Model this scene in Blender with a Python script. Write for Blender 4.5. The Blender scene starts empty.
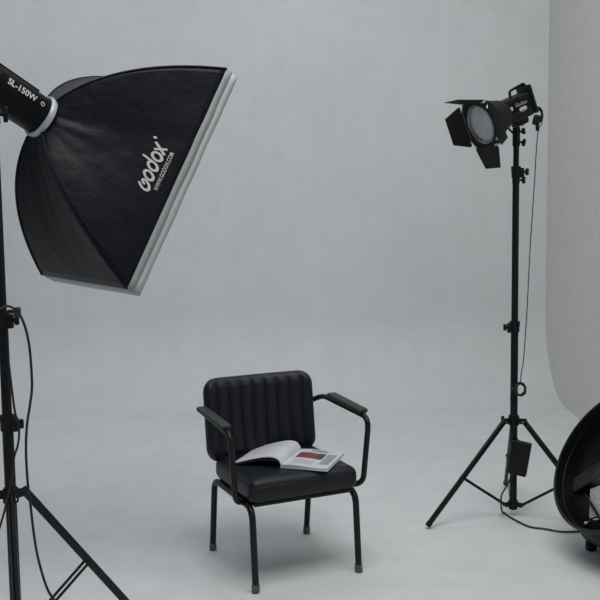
import bpy, bmesh, math, random
from math import sin, cos, pi, radians, atan, sqrt, hypot
from mathutils import Vector, Matrix, noise

random.seed(7)
C = bpy.context.scene.collection
V = Vector

# ------------------------------------------------------------------ camera
CAM_H, FPX = 1.45, 900.0
PITCH, ROLL = atan(86 / 900), 0.014
cF = V((0, cos(PITCH), -sin(PITCH)))
_r, _u = V((1, 0, 0)), V((0, sin(PITCH), cos(PITCH)))
cR = _r * cos(ROLL) - _u * sin(ROLL)
cU = _u * cos(ROLL) + _r * sin(ROLL)
cam_d = bpy.data.cameras.new('camera')
cam_d.sensor_width = 36
cam_d.lens = FPX / 600 * 36
cam_d.clip_end = 100
cam = bpy.data.objects.new('camera', cam_d)
cam.matrix_world = Matrix((
    (cR.x, cU.x, -cF.x, 0), (cR.y, cU.y, -cF.y, 0), (cR.z, cU.z, -cF.z, CAM_H), (0, 0, 0, 1)))
C.objects.link(cam)
bpy.context.scene.camera = cam

# ------------------------------------------------------------------ light
sc = bpy.context.scene
vs = sc.view_settings
vs.view_transform = 'Standard'
vs.look = 'None'
vs.gamma = 1
vs.use_curve_mapping = False
vs.exposure = 0.06

world = bpy.data.worlds.new('world')
sc.world = world
world.use_nodes = True
bg = world.node_tree.nodes['Background']
bg.inputs[0].default_value = (0.88, 0.95, 1.0, 1)
bg.inputs[1].default_value = 0.15


def area_light(name, loc, target, sx, sy, power, col):
    d = bpy.data.lights.new(name, 'AREA')
    d.shape = 'RECTANGLE'
    d.size, d.size_y = sx, sy
    d.energy = power
    d.color = col
    o = bpy.data.objects.new(name, d)
    o.location = loc
    o.rotation_euler = (V(target) - V(loc)).to_track_quat('-Z', 'Y').to_euler()
    C.objects.link(o)
    return o


area_light('ceiling_softlight', (0.2, 2.3, 4.4), (-0.1, 3.4, 0), 2.8, 2.0, 88, (1.0, 0.985, 0.97))
area_light('wall_softlight', (-0.9, 5.2, 4.6), (-0.8, 6.1, 0), 7.0, 1.2, 43, (0.97, 0.99, 1.0))


# ------------------------------------------------------------------ helpers
def ray(px, py):
    return cF + cR * ((px - 300) / FPX) - cU * ((py - 300) / FPX)


def at(px, py, Y):
    """real point at depth Y that the photograph shows at that pixel (a measuring aid)"""
    d = ray(px, py)
    return V((0, 0, CAM_H)) + d * (Y / d.y)


def ground(px, py, z=0.0):
    d = ray(px, py)
    return V((0, 0, CAM_H)) + d * ((z - CAM_H) / d.z)


def link(name, bm, m, parent=None, smooth=True, mats=None):
    me = bpy.data.meshes.new(name)
    bmesh.ops.recalc_face_normals(bm, faces=bm.faces)
    bm.to_mesh(me)
    bm.free()
    if smooth:
        for p in me.polygons:
            p.use_smooth = True
        me.set_sharp_from_angle(angle=radians(38))
    for mm in (mats or [m]):
        me.materials.append(mm)
    o = bpy.data.objects.new(name, me)
    C.objects.link(o)
    if parent is not None:
        o.parent = parent
    return o


def tag(o, label=None, cat=None, group=None, kind=None):
    if label:
        o['label'] = label
    if cat:
        o['category'] = cat
    if group:
        o['group'] = group
    if kind:
        o['kind'] = kind
    return o


def empty(name, loc, rz=0.0, label=None, cat=None, group=None):
    o = bpy.data.objects.new(name, None)
    o.empty_display_size = 0.1
    o.location = loc
    o.rotation_euler = (0, 0, rz)
    C.objects.link(o)
    return tag(o, label, cat, group)


def frame(origin, x, y, z):
    o, x, y, z = V(origin), V(x), V(y), V(z)
    return Matrix(((x.x, y.x, z.x, o.x), (x.y, y.y, z.y, o.y), (x.z, y.z, z.z, o.z), (0, 0, 0, 1)))


def zframe(origin, z, ref=(0, 0, 1)):
    z = V(z).normalized()
    r = V(ref)
    if abs(z.dot(r)) > 0.98:
        r = V((0, 1, 0))
    x = r.cross(z).normalized()
    return frame(origin, x, z.cross(x), z)


def rbox(bm, size, r, M=None, n=3, puff=0.0):
    """box with rounded edges; puff swells its faces"""
    sx, sy, sz = [s / 2 for s in size]
    r = min(r, sx, sy, sz)
    cs = [-1 + 2 * i / (2 * n + 1) for i in range(2 * n + 2)]

    def co(k, h):
        # coordinates along one axis: corners carry n steps of rounding
        if k <= n:
            return -h + r, -(cos(pi / 2 * k / n)) if n else -1
        return h - r, sin(pi / 2 * (k - n - 1) / n) if n else 1
    new = {}

    def vert(i, j, k):
        key = (i, j, k)
        if key not in new:
            out = []
            d = []
            for idx, h in ((i, sx), (j, sy), (k, sz)):
                base, t = co(idx, h)
                out.append(base)
                d.append(math.tan(t * pi / 4))
            d = V(d)
            if d.length > 0:
                d.normalize()
            p = V(out) + d * r
            if puff:
                f = (1 - (p.x / sx) ** 2) * (1 - (p.y / sy) ** 2)
                p.z += puff * max(0, f) * (1 if k > n else -0.3)
            new[key] = bm.verts.new(M @ p if M else p)
        return new[key]
    m = 2 * n + 1
    for a in range(m):
        for b in range(m):
            for e in (0, m):
                for q in (lambda s, t: (s, t, e), lambda s, t: (s, e, t), lambda s, t: (e, s, t)):
                    bm.faces.new([vert(*q(a, b)), vert(*q(a + 1, b)), vert(*q(a + 1, b + 1)), vert(*q(a, b + 1))])


def spline(pts, n=8):
    """Catmull-Rom through points"""
    P = [V(p) for p in pts]
    if len(P) < 3:
        return P
    out = []
    Q = [P[0] * 2 - P[1]] + P + [P[-1] * 2 - P[-2]]
    for i in range(1, len(Q) - 2):
        a, b, c, d = Q[i - 1], Q[i], Q[i + 1], Q[i + 2]
        for k in range(n):
            t = k / n
            out.append(0.5 * ((2 * b) + (c - a) * t + (2 * a - 5 * b + 4 * c - d) * t * t + (3 * b - a - 3 * c + d) * t ** 3))
    out.append(P[-1])
    return out


def fillet(pts, r, n=6):
    """polyline with rounded corners"""
    P = [V(p) for p in pts]
    out = [P[0]]
    for i in range(1, len(P) - 1):
        a, b, c = P[i - 1], P[i], P[i + 1]
        d1, d2 = (a - b), (c - b)
        rr = min(r, d1.length * 0.48, d2.length * 0.48)
        s, e = b + d1.normalized() * rr, b + d2.normalized() * rr
        for k in range(n + 1):
            t = k / n
            out.append(s * (1 - t) ** 2 + b * 2 * t * (1 - t) + e * t * t)
    out.append(P[-1])
    return out


def tube(bm, pts, rad, seg=12, cap=True, sq=None):
    """sweep a circle (or an oval, sq=(a, b)) along points"""
    P = [V(p) for p in pts]
    R = rad if isinstance(rad, (list, tuple)) else [rad] * len(P)
    T = []
    for i in range(len(P)):
        t = (P[min(i + 1, len(P) - 1)] - P[max(i - 1, 0)])
        T.append(t.normalized())
    ref = V((0, 0, 1)) if abs(T[0].z) < 0.9 else V((0, 1, 0))
    nrm = (ref - T[0] * ref.dot(T[0])).normalized()
    rings = []
    for i, p in enumerate(P):
        nrm = (nrm - T[i] * nrm.dot(T[i])).normalized()
        b = T[i].cross(nrm)
        a_, b_ = sq or (1, 1)
        rings.append([bm.verts.new(p + (nrm * cos(2 * pi * k / seg) * a_ + b * sin(2 * pi * k / seg) * b_) * R[i]) for k in range(seg)])
    for i in range(len(rings) - 1):
        for k in range(seg):
            bm.faces.new([rings[i][k], rings[i][(k + 1) % seg], rings[i + 1][(k + 1) % seg], rings[i + 1][k]])
    if cap:
        bm.faces.new(rings[0][::-1])
        bm.faces.new(rings[-1])


def lathe(bm, prof, M=None, seg=32, closed=False):
    """prof: (radius, z) list turned about z"""
    rings = []
    for r, z in prof:
        if r < 1e-6:
            p = V((0, 0, z))
            rings.append([bm.verts.new(M @ p if M else p)])
        else:
            row = []
            for k in range(seg):
                p = V((r * cos(2 * pi * k / seg), r * sin(2 * pi * k / seg), z))
                row.append(bm.verts.new(M @ p if M else p))
            rings.append(row)
    idx = list(range(len(rings) - 1)) + ([len(rings) - 1] if closed else [])
    for i in idx:
        a, b = rings[i], rings[(i + 1) % len(rings)]
        for k in range(seg):
            k2 = (k + 1) % seg
            if len(a) == 1 and len(b) == 1:
                continue
            if len(a) == 1:
                bm.faces.new([a[0], b[k2], b[k]])
            elif len(b) == 1:
                bm.faces.new([a[k], a[k2], b[0]])
            else:
                bm.faces.new([a[k], a[k2], b[k2], b[k]])


def cyl(bm, a, b, r, seg=20, bev=0.0):
    a, b = V(a), V(b)
    h = (b - a).length
    M = zframe(a, b - a)
    e = min(bev, h * 0.4, r * 0.6)
    prof = [(0, 0), (r - e, 0), (r, e), (r, h - e), (r - e, h), (0, h)] if e else [(0, 0), (r, 0), (r, h), (0, h)]
    lathe(bm, prof, M, seg)


def prism(bm, poly, th, M=None):
    """flat outline (x, y) given a thickness about z = 0"""
    n = len(poly)
    top = [bm.verts.new((M or Matrix()) @ V((x, y, th / 2))) for x, y in poly]
    bot = [bm.verts.new((M or Matrix()) @ V((x, y, -th / 2))) for x, y in poly]
    bm.faces.new(top)
    bm.faces.new(bot[::-1])
    for i in range(n):
        j = (i + 1) % n
        bm.faces.new([top[i], bot[i], bot[j], top[j]])


def one(fn, *a, **k):
    bm = bmesh.new()
    fn(bm, *a, **k)
    return bm


# ------------------------------------------------------------------ materials
def mat(name, col, rough=0.5, metal=0.0, bump=None, vary=None, spec=0.5, sheen=0.0, trans=0.0, coat=0.0):
    """bump=(scale, strength, distance), vary=(scale, amount)"""
    m = bpy.data.materials.new(name)
    m.use_nodes = True
    nt = m.node_tree
    b = nt.nodes['Principled BSDF']
    b.inputs['Base Color'].default_value = (*col, 1)
    b.inputs['Roughness'].default_value = rough
    b.inputs['Metallic'].default_value = metal
    b.inputs['Specular IOR Level'].default_value = spec
    b.inputs['Transmission Weight'].default_value = trans
    b.inputs['Coat Weight'].default_value = coat
    if sheen:
        b.inputs['Sheen Weight'].default_value = sheen
        b.inputs['Sheen Roughness'].default_value = 0.4
    tc = nt.nodes.new('ShaderNodeTexCoord')
    if vary:
        nz = nt.nodes.new('ShaderNodeTexNoise')
        nz.inputs['Scale'].default_value = vary[0]
        nz.inputs['Detail'].default_value = 5
        nt.links.new(tc.outputs['Object'], nz.inputs['Vector'])
        rp = nt.nodes.new('ShaderNodeValToRGB')
        a = vary[1]
        rp.color_ramp.elements[0].position = 0.3
        rp.color_ramp.elements[1].position = 0.7
        rp.color_ramp.elements[0].color = (*[c * (1 - a) for c in col], 1)
        rp.color_ramp.elements[1].color = (*[min(1, c * (1 + a)) for c in col], 1)
        nt.links.new(nz.outputs[0], rp.inputs[0])
        nt.links.new(rp.outputs[0], b.inputs['Base Color'])
    if bump:
        nz = nt.nodes.new('ShaderNodeTexNoise')
        nz.inputs['Scale'].default_value = bump[0]
        nz.inputs['Detail'].default_value = 6
        nt.links.new(tc.outputs['Object'], nz.inputs['Vector'])
        bp = nt.nodes.new('ShaderNodeBump')
        bp.inputs['Strength'].default_value = bump[1]
        bp.inputs['Distance'].default_value = bump[2]
        nt.links.new(nz.outputs[0], bp.inputs['Height'])
        nt.links.new(bp.outputs[0], b.inputs['Normal'])
    return m


def studio_paint(name, col, marks):
    """white cyclorama paint: faint roller marks, scuffs where people walk"""
    m = mat(name, col, 0.62, spec=0.35)
    nt = m.node_tree
    b = nt.nodes['Principled BSDF']
    geo = nt.nodes.new('ShaderNodeNewGeometry')
    big = nt.nodes.new('ShaderNodeTexNoise')
    big.inputs['Scale'].default_value = 0.9
    big.inputs['Detail'].default_value = 4
    nt.links.new(geo.outputs['Position'], big.inputs['Vector'])
    mp = nt.nodes.new('ShaderNodeMapping')
    mp.inputs['Scale'].default_value = (14, 1.2, 0.8)
    nt.links.new(geo.outputs['Position'], mp.inputs['Vector'])
    rol = nt.nodes.new('ShaderNodeTexNoise')
    rol.inputs['Scale'].default_value = 1.0
    rol.inputs['Detail'].default_value = 3
    nt.links.new(mp.outputs[0], rol.inputs['Vector'])
    sc1 = nt.nodes.new('ShaderNodeTexNoise')
    sc1.inputs['Scale'].default_value = 5.5
    sc1.inputs['Detail'].default_value = 9
    sc1.inputs['Roughness'].default_value = 0.7
    nt.links.new(geo.outputs['Position'], sc1.inputs['Vector'])
    rp = nt.nodes.new('ShaderNodeValToRGB')
    rp.color_ramp.elements[0].position = 0.30
    rp.color_ramp.elements[1].position = 0.62
    rp.color_ramp.elements[0].color = (1 - marks, 1 - marks, 1 - marks, 1)
    rp.color_ramp.elements[1].color = (1, 1, 1, 1)
    nt.links.new(sc1.outputs[0], rp.inputs[0])

    def mul(a, bsock, f):
        mx = nt.nodes.new('ShaderNodeMix')
        mx.data_type = 'RGBA'
        mx.blend_type = 'MULTIPLY'
        mx.inputs['Factor'].default_value = f
        nt.links.new(a, mx.inputs['A'])
        nt.links.new(bsock, mx.inputs['B'])
        return mx.outputs['Result']
    base = nt.nodes.new('ShaderNodeRGB')
    base.outputs[0].default_value = (*col, 1)
    s = mul(base.outputs[0], rp.outputs[0], 1.0)
    r2 = nt.nodes.new('ShaderNodeValToRGB')
    r2.color_ramp.elements[0].position = 0.25
    r2.color_ramp.elements[1].position = 0.75
    r2.color_ramp.elements[0].color = (0.93, 0.93, 0.93, 1)
    nt.links.new(big.outputs[0], r2.inputs[0])
    s = mul(s, r2.outputs[0], 1.0)
    r3 = nt.nodes.new('ShaderNodeValToRGB')
    r3.color_ramp.elements[0].position = 0.3
    r3.color_ramp.elements[1].position = 0.7
    r3.color_ramp.elements[0].color = (0.975, 0.975, 0.975, 1)
    nt.links.new(rol.outputs[0], r3.inputs[0])
    s = mul(s, r3.outputs[0], 1.0)
    nt.links.new(s, b.inputs['Base Color'])
    bp = nt.nodes.new('ShaderNodeBump')
    bp.inputs['Strength'].default_value = 0.12
    bp.inputs['Distance'].default_value = 0.01
    nt.links.new(sc1.outputs[0], bp.inputs['Height'])
    nt.links.new(bp.outputs[0], b.inputs['Normal'])
    return m


def woven_wall(name, col):
    """rough woven wall covering: crossed fine threads"""
    m = mat(name, col, 0.85, spec=0.2)
    nt = m.node_tree
    b = nt.nodes['Principled BSDF']
    geo = nt.nodes.new('ShaderNodeNewGeometry')
    outs = []
    for scl in ((6, 9, 130), (90, 75, 9), (30, 30, 30)):
        mp = nt.nodes.new('ShaderNodeMapping')
        mp.inputs['Scale'].default_value = scl
        nt.links.new(geo.outputs['Position'], mp.inputs['Vector'])
        nz = nt.nodes.new('ShaderNodeTexNoise')
        nz.inputs['Scale'].default_value = 1
        nz.inputs['Detail'].default_value = 3
        nt.links.new(mp.outputs[0], nz.inputs['Vector'])
        outs.append(nz.outputs[0])
    a1 = nt.nodes.new('ShaderNodeMath')
    a1.operation = 'ADD'
    nt.links.new(outs[0], a1.inputs[0])
    nt.links.new(outs[1], a1.inputs[1])
    a2 = nt.nodes.new('ShaderNodeMath')
    a2.operation = 'ADD'
    nt.links.new(a1.outputs[0], a2.inputs[0])
    nt.links.new(outs[2], a2.inputs[1])
    dv = nt.nodes.new('ShaderNodeMath')
    dv.operation = 'DIVIDE'
    dv.inputs[1].default_value = 3
    nt.links.new(a2.outputs[0], dv.inputs[0])
    rp = nt.nodes.new('ShaderNodeValToRGB')
    rp.color_ramp.elements[0].position = 0.38
    rp.color_ramp.elements[1].position = 0.62
    rp.color_ramp.elements[0].color = (*[c * 0.92 for c in col], 1)
    rp.color_ramp.elements[1].color = (*[min(1, c * 1.06) for c in col], 1)
    nt.links.new(dv.outputs[0], rp.inputs[0])
    nt.links.new(rp.outputs[0], b.inputs['Base Color'])
    bp = nt.nodes.new('ShaderNodeBump')
    bp.inputs['Strength'].default_value = 0.5
    bp.inputs['Distance'].default_value = 0.004
    nt.links.new(dv.outputs[0], bp.inputs['Height'])
    nt.links.new(bp.outputs[0], b.inputs['Normal'])
    return m


def perforated(name):
    """light metal sheet with punched round holes"""
    m = mat(name, (0.62, 0.64, 0.66), 0.4, 0.3)
    nt = m.node_tree
    b = nt.nodes['Principled BSDF']
    tc = nt.nodes.new('ShaderNodeTexCoord')
    vo = nt.nodes.new('ShaderNodeTexVoronoi')
    vo.inputs['Scale'].default_value = 150
    vo.inputs['Randomness'].default_value = 0.0
    nt.links.new(tc.outputs['Object'], vo.inputs['Vector'])
    rp = nt.nodes.new('ShaderNodeValToRGB')
    rp.color_ramp.interpolation = 'CONSTANT'
    rp.color_ramp.elements[0].color = (0.01, 0.01, 0.012, 1)
    rp.color_ramp.elements[1].position = 0.36
    rp.color_ramp.elements[1].color = (0.62, 0.64, 0.66, 1)
    nt.links.new(vo.outputs['Distance'], rp.inputs[0])
    nt.links.new(rp.outputs[0], b.inputs['Base Color'])
    return m


M_paint = studio_paint('white_studio_paint', (0.75, 0.772, 0.79), 0.06)
M_floor = studio_paint('white_studio_floor_paint', (0.75, 0.772, 0.79), 0.09)
M_weave = woven_wall('woven_beige_wall_covering', (0.67, 0.67, 0.635))
M_leather = mat('black_leather', (0.006, 0.0085, 0.0125), 0.42, bump=(180, 0.35, 0.0015), spec=0.36)
M_tube = mat('black_powder_coated_steel', (0.006, 0.007, 0.009), 0.38, spec=0.32)
M_pad = mat('dark_armrest_rubber', (0.022, 0.026, 0.026), 0.5)
M_foot = mat('worn_grey_rubber', (0.09, 0.095, 0.095), 0.6, vary=(60, 0.25))
M_nylon = mat('black_softbox_nylon', (0.0032, 0.0042, 0.0088), 0.42, bump=(9, 0.6, 0.012), spec=0.22)
M_white_fab = mat('white_diffusion_fabric', (0.46, 0.48, 0.49), 0.7, bump=(60, 0.5, 0.004))
M_trim_fab = mat('grey_edge_fabric', (0.33, 0.35, 0.36), 0.7, bump=(60, 0.5, 0.004))
M_silver = mat('silver_lining', (0.7, 0.71, 0.72), 0.35, 0.8)
M_ring = mat('brushed_silver_speedring', (0.50, 0.53, 0.57), 0.42, 0.45)
M_body = mat('black_lamp_housing', (0.0022, 0.003, 0.0045), 0.42, spec=0.14)
M_ridge = mat('dark_plastic', (0.009, 0.010, 0.012), 0.5, spec=0.3)
M_print = mat('white_print', (0.52, 0.52, 0.52), 0.6)
M_print_dim = mat('grey_print', (0.28, 0.28, 0.29), 0.6)
M_stand = mat('black_anodised_tube', (0.004, 0.005, 0.007), 0.36, spec=0.3)
M_plastic = mat('black_moulded_plastic', (0.004, 0.005, 0.007), 0.5, spec=0.28)
M_bolt = mat('steel_bolt', (0.5, 0.5, 0.5), 0.3, 0.9)
M_cable = mat('black_rubber_cable', (0.010, 0.009, 0.011), 0.5)
M_cable_v = mat('thin_violet_grey_cable', (0.055, 0.05, 0.09), 0.5)
M_flap = mat('matt_black_sheet', (0.006, 0.008, 0.009), 0.62, spec=0.25)
M_bowl = mat('polished_reflector', (0.88, 0.90, 0.91), 0.36, 0.45, vary=(30, 0.2))
M_dull = mat('dull_steel_ring', (0.22, 0.23, 0.24), 0.4, 0.6)
M_led = mat('led_chip', (0.6, 0.58, 0.5), 0.4)
M_fan = mat('black_enamel', (0.004, 0.005, 0.0065), 0.34, spec=0.34)
M_fanback = mat('charcoal_casing', (0.022, 0.025, 0.028), 0.45, bump=(25, 0.3, 0.004))
M_blade = mat('charcoal_blade', (0.024, 0.025, 0.028), 0.36)
M_perf = perforated('perforated_sheet')
M_paper = mat('magazine_paper', (0.62, 0.64, 0.68), 0.45, vary=(18, 0.06))
M_edge = mat('page_edges', (0.55, 0.56, 0.58), 0.7)
M_cover = mat('magazine_cover', (0.045, 0.045, 0.05), 0.35)
M_red = mat('red_print', (0.23, 0.045, 0.06), 0.5, vary=(60, 0.5))
M_greyink = mat('grey_print_on_page', (0.30, 0.31, 0.33), 0.5, vary=(80, 0.3))
M_darkink = mat('dark_print_on_page', (0.06, 0.05, 0.055), 0.5, vary=(60, 0.4))


def glass_mat():
    """thin clear pane: mostly see-through, a little haze and gloss"""
    m = bpy.data.materials.new('lamp_glass')
    m.use_nodes = True
    nt = m.node_tree
    b = nt.nodes['Principled BSDF']
    b.inputs['Base Color'].default_value = (0.75, 0.78, 0.79, 1)
    b.inputs['Roughness'].default_value = 0.08
    tr = nt.nodes.new('ShaderNodeBsdfTransparent')
    mx = nt.nodes.new('ShaderNodeMixShader')
    mx.inputs[0].default_value = 0.32
    nt.links.new(tr.outputs[0], mx.inputs[1])
    nt.links.new(b.outputs[0], mx.inputs[2])
    nt.links.new(mx.outputs[0], nt.nodes['Material Output'].inputs[0])
    return m


M_glass = glass_mat()

# ------------------------------------------------------------------ setting
COVE_R, Y_BACK, X_LEFT = 0.65, 7.2, -8.0


def x_right(y):
    return 1.915 + (y - 5.68) * 0.040


bm = bmesh.new()
ny, nx = 40, 40
ys = [-2.5 + (Y_BACK - COVE_R + 2.5) * i / ny for i in range(ny + 1)]
g = [[bm.verts.new((X_LEFT + (x_right(y) - X_LEFT) * i / nx, y, 0)) for i in range(nx + 1)] for y in ys]
for j in range(ny):
    for i in range(nx):
        bm.faces.new([g[j][i], g[j][i + 1], g[j + 1][i + 1], g[j + 1][i]])
tag(link('floor', bm, M_floor), kind='structure')

bm = bmesh.new()
prof = [(Y_BACK - COVE_R + COVE_R * sin(a), COVE_R - COVE_R * cos(a)) for a in [pi / 2 * k / 24 for k in range(25)]]
prof += [(Y_BACK, COVE_R + (4.6 - COVE_R) * k / 12) for k in range(1, 13)]
g = [[bm.verts.new((X_LEFT + (x_right(y) - X_LEFT) * i / nx, y, z)) for i in range(nx + 1)] for y, z in prof]
for j in range(len(prof) - 1):
    for i in range(nx):
        bm.faces.new([g[j][i], g[j][i + 1], g[j + 1][i + 1], g[j + 1][i]])
tag(link('wall_back', bm, M_paint), kind='structure')

bm = bmesh.new()
a, b_ = V((x_right(-2.5), -2.5, 0)), V((x_right(Y_BACK + .1), Y_BACK + .1, 0))
q = [a, b_, b_ + V((0.12, 0, 0)), a + V((0.12, 0, 0))]
lo = [bm.verts.new(p) for p in q]
hi = [bm.verts.new(p + V((0, 0, 4.6))) for p in q]
bm.faces.new(lo)
bm.faces.new(hi)
for i in range(4):
    bm.faces.new([lo[i], lo[(i + 1) % 4], hi[(i + 1) % 4], hi[i]])
tag(link('wall_right', bm, M_weave, smooth=False), kind='structure')


# ------------------------------------------------------------------ chair
def make_chair():
    rz = math.atan2(0.4178, 0.909)
    t = empty('armchair', (-0.085, 3.663, 0), rz,
              'black leather armchair with channelled back and steel tube frame in the studio centre', 'chair')
    # seat cushion
    bm = bmesh.new()
    rbox(bm, (0.470, 0.43, 0.097), 0.036, Matrix.Translation((0, -0.028, 0.3865)), 4)
    bmesh.ops.subdivide_edges(bm, edges=[e for e in bm.edges if e.calc_length() > 0.2], cuts=14, use_grid_fill=True)
    for v in bm.verts:
        fx, fy = v.co.x / 0.235, (v.co.y + 0.028) / 0.215
        f = max(0, 1 - fx ** 4) * max(0, 1 - fy ** 4)
        if v.co.z > 0.395:
            v.co.z += 0.004 * f + 0.004 * noise.noise(v.co * 9) * f
        elif abs(v.co.z - 0.393) < 0.03:
            pass
    seat = link('seat', bm, M_leather, t)
    bm = bmesh.new()
    x, y0, y1, r = 0.233, -0.241, 0.185, 0.035
    loop = []
    for cx, cy, a0 in ((x - r, y1 - r, 0), (-x + r, y1 - r, 90), (-x + r, y0 + r, 180), (x - r, y0 + r, 270)):
        for k in range(7):
            a = radians(a0 + 15 * k)
            loop.append(V((cx + r * cos(a), cy + r * sin(a), 0.406)))
    loop.append(loop[0])
    tube(bm, loop, 0.0028, 6, cap=False)
    link('piping', bm, M_leather, seat)
    bm = bmesh.new()
    rbox(bm, (0.43, 0.40, 0.014), 0.004, Matrix.Translation((0, -0.028, 0.336)), 2)
    link('seat_board', bm, M_ridge, t)

    # back cushion: ten upright channels
    W, Hh, R = 0.253, 0.178, 0.062
    NX, NZ, ncol = 150, 40, 9
    tilt = radians(7)
    Mb = Matrix.Translation((-0.014, 0.215, 0.583)) @ Matrix.Rotation(-tilt, 4, 'X')
    bm = bmesh.new()

    def half_w(z):
        e = abs(z) - (Hh - R)
        return W if e <= 0 else W - R + sqrt(max(0, R * R - e * e))
    front, back = [], []
    for j in range(NZ + 1):
        s = -cos(pi * j / NZ)
        z = Hh * (0.55 * s + 0.45 * (2 * j / NZ - 1))
        hw = half_w(z)
        fr, br = [], []
        for i in range(NX + 1):
            w = 2 * i / NX - 1
            xx = hw * (0.85 * w + 0.15 * sin(w * pi / 2))
            ed = min(hw - abs(xx), max(0, Hh - abs(z)))
            e = min(1, ed / 0.022)
            rnd = sqrt(max(0, 1 - (1 - e) ** 2))
            u = (xx + W) / (2 * W) * ncol
            fade = min(1, max(0, (Hh - 0.012 - abs(z)) / 0.03))
            rib = sqrt(abs(sin(pi * u))) if 0 < u < ncol else 0
            d = 0.020 * rnd + 0.0125 * rib * fade * rnd + 0.003 * rnd
            bow = 0.022 * (xx / W) ** 2
            fr.append(bm.verts.new(Mb @ V((xx, -d - bow, z))))
            br.append(bm.verts.new(Mb @ V((xx, 0.020 * rnd - bow, z))) if 0 < i < NX and 0 < j < NZ else fr[-1])
        front.append(fr)
        back.append(br)
    for G in (front, back):
        for j in range(NZ):
            for i in range(NX):
                q = []
                for v in (G[j][i], G[j][i + 1], G[j + 1][i + 1], G[j + 1][i]):
                    if v not in q:
                        q.append(v)
                if len(q) >= 3:
                    bm.faces.new(q)
    bmesh.ops.remove_doubles(bm, verts=bm.verts, dist=1e-5)
    back_o = link('backrest', bm, M_leather, t)

    # two side frames: inverted U (legs) and the arm loop
    for s in (-1, 1):
        x = 0.225 * s
        rail_front, rail_back = V((x, -0.205, 0.327)), V((x, 0.175, 0.327))
        # legs: bend out of the side rail
        for yy, top in ((-0.248, -0.225), (0.25, 0.205)):
            sg = -1 if yy < 0 else 1
            path = fillet([(x, top - sg * 0.11, 0.327), (x, top, 0.327), (x, yy, 0.022)], 0.055, 8)
            lg = link('leg', one(tube, path, 0.0134, 14), M_tube, t)
            link('foot_cap', one(cyl, (x, yy, 0.0003), (x, yy - sg * 0.002, 0.034), 0.0156, 16, 0.003), M_foot, lg)
        link('side_rail', one(tube, [(x, -0.115, 0.327), (x, 0.095, 0.327)], 0.0134, 14), M_tube, t)
        xa = 0.30 * s
        path = fillet([(0.235 * s, 0.262, 0.60), (xa - .012 * s, 0.20, 0.643), (xa, -0.205, 0.619), (0.279 * s, -0.192, 0.350), (0.226 * s, -0.155, 0.334)], 0.05, 10)
        link('arm_frame', one(tube, path, 0.0116, 14), M_tube, t)
        bm = bmesh.new()
        rbox(bm, (0.048, 0.300, 0.021), 0.010, Matrix.Translation((xa, -0.012, 0.647)) @ Matrix.Rotation(radians(3.4), 4, 'X'), 3, puff=0.003)
        link('armrest', bm, M_pad, t)
        # upright that carries the back
        path = fillet([(0.17 * s, 0.12, 0.327), (0.17 * s, 0.243, 0.34), (0.17 * s, 0.262, 0.62)], 0.05, 8)
        link('back_support', one(tube, path, 0.010, 12), M_tube, t)
    link('cross_bar', one(tube, [(-0.225, 0.10, 0.327), (0.225, 0.10, 0.327)], 0.009, 12), M_tube, t)
    link('cross_bar', one(tube, [(-0.225, -0.08, 0.327), (0.225, -0.08, 0.327)], 0.009, 12), M_tube, t)
    return t


chair = make_chair()


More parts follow.
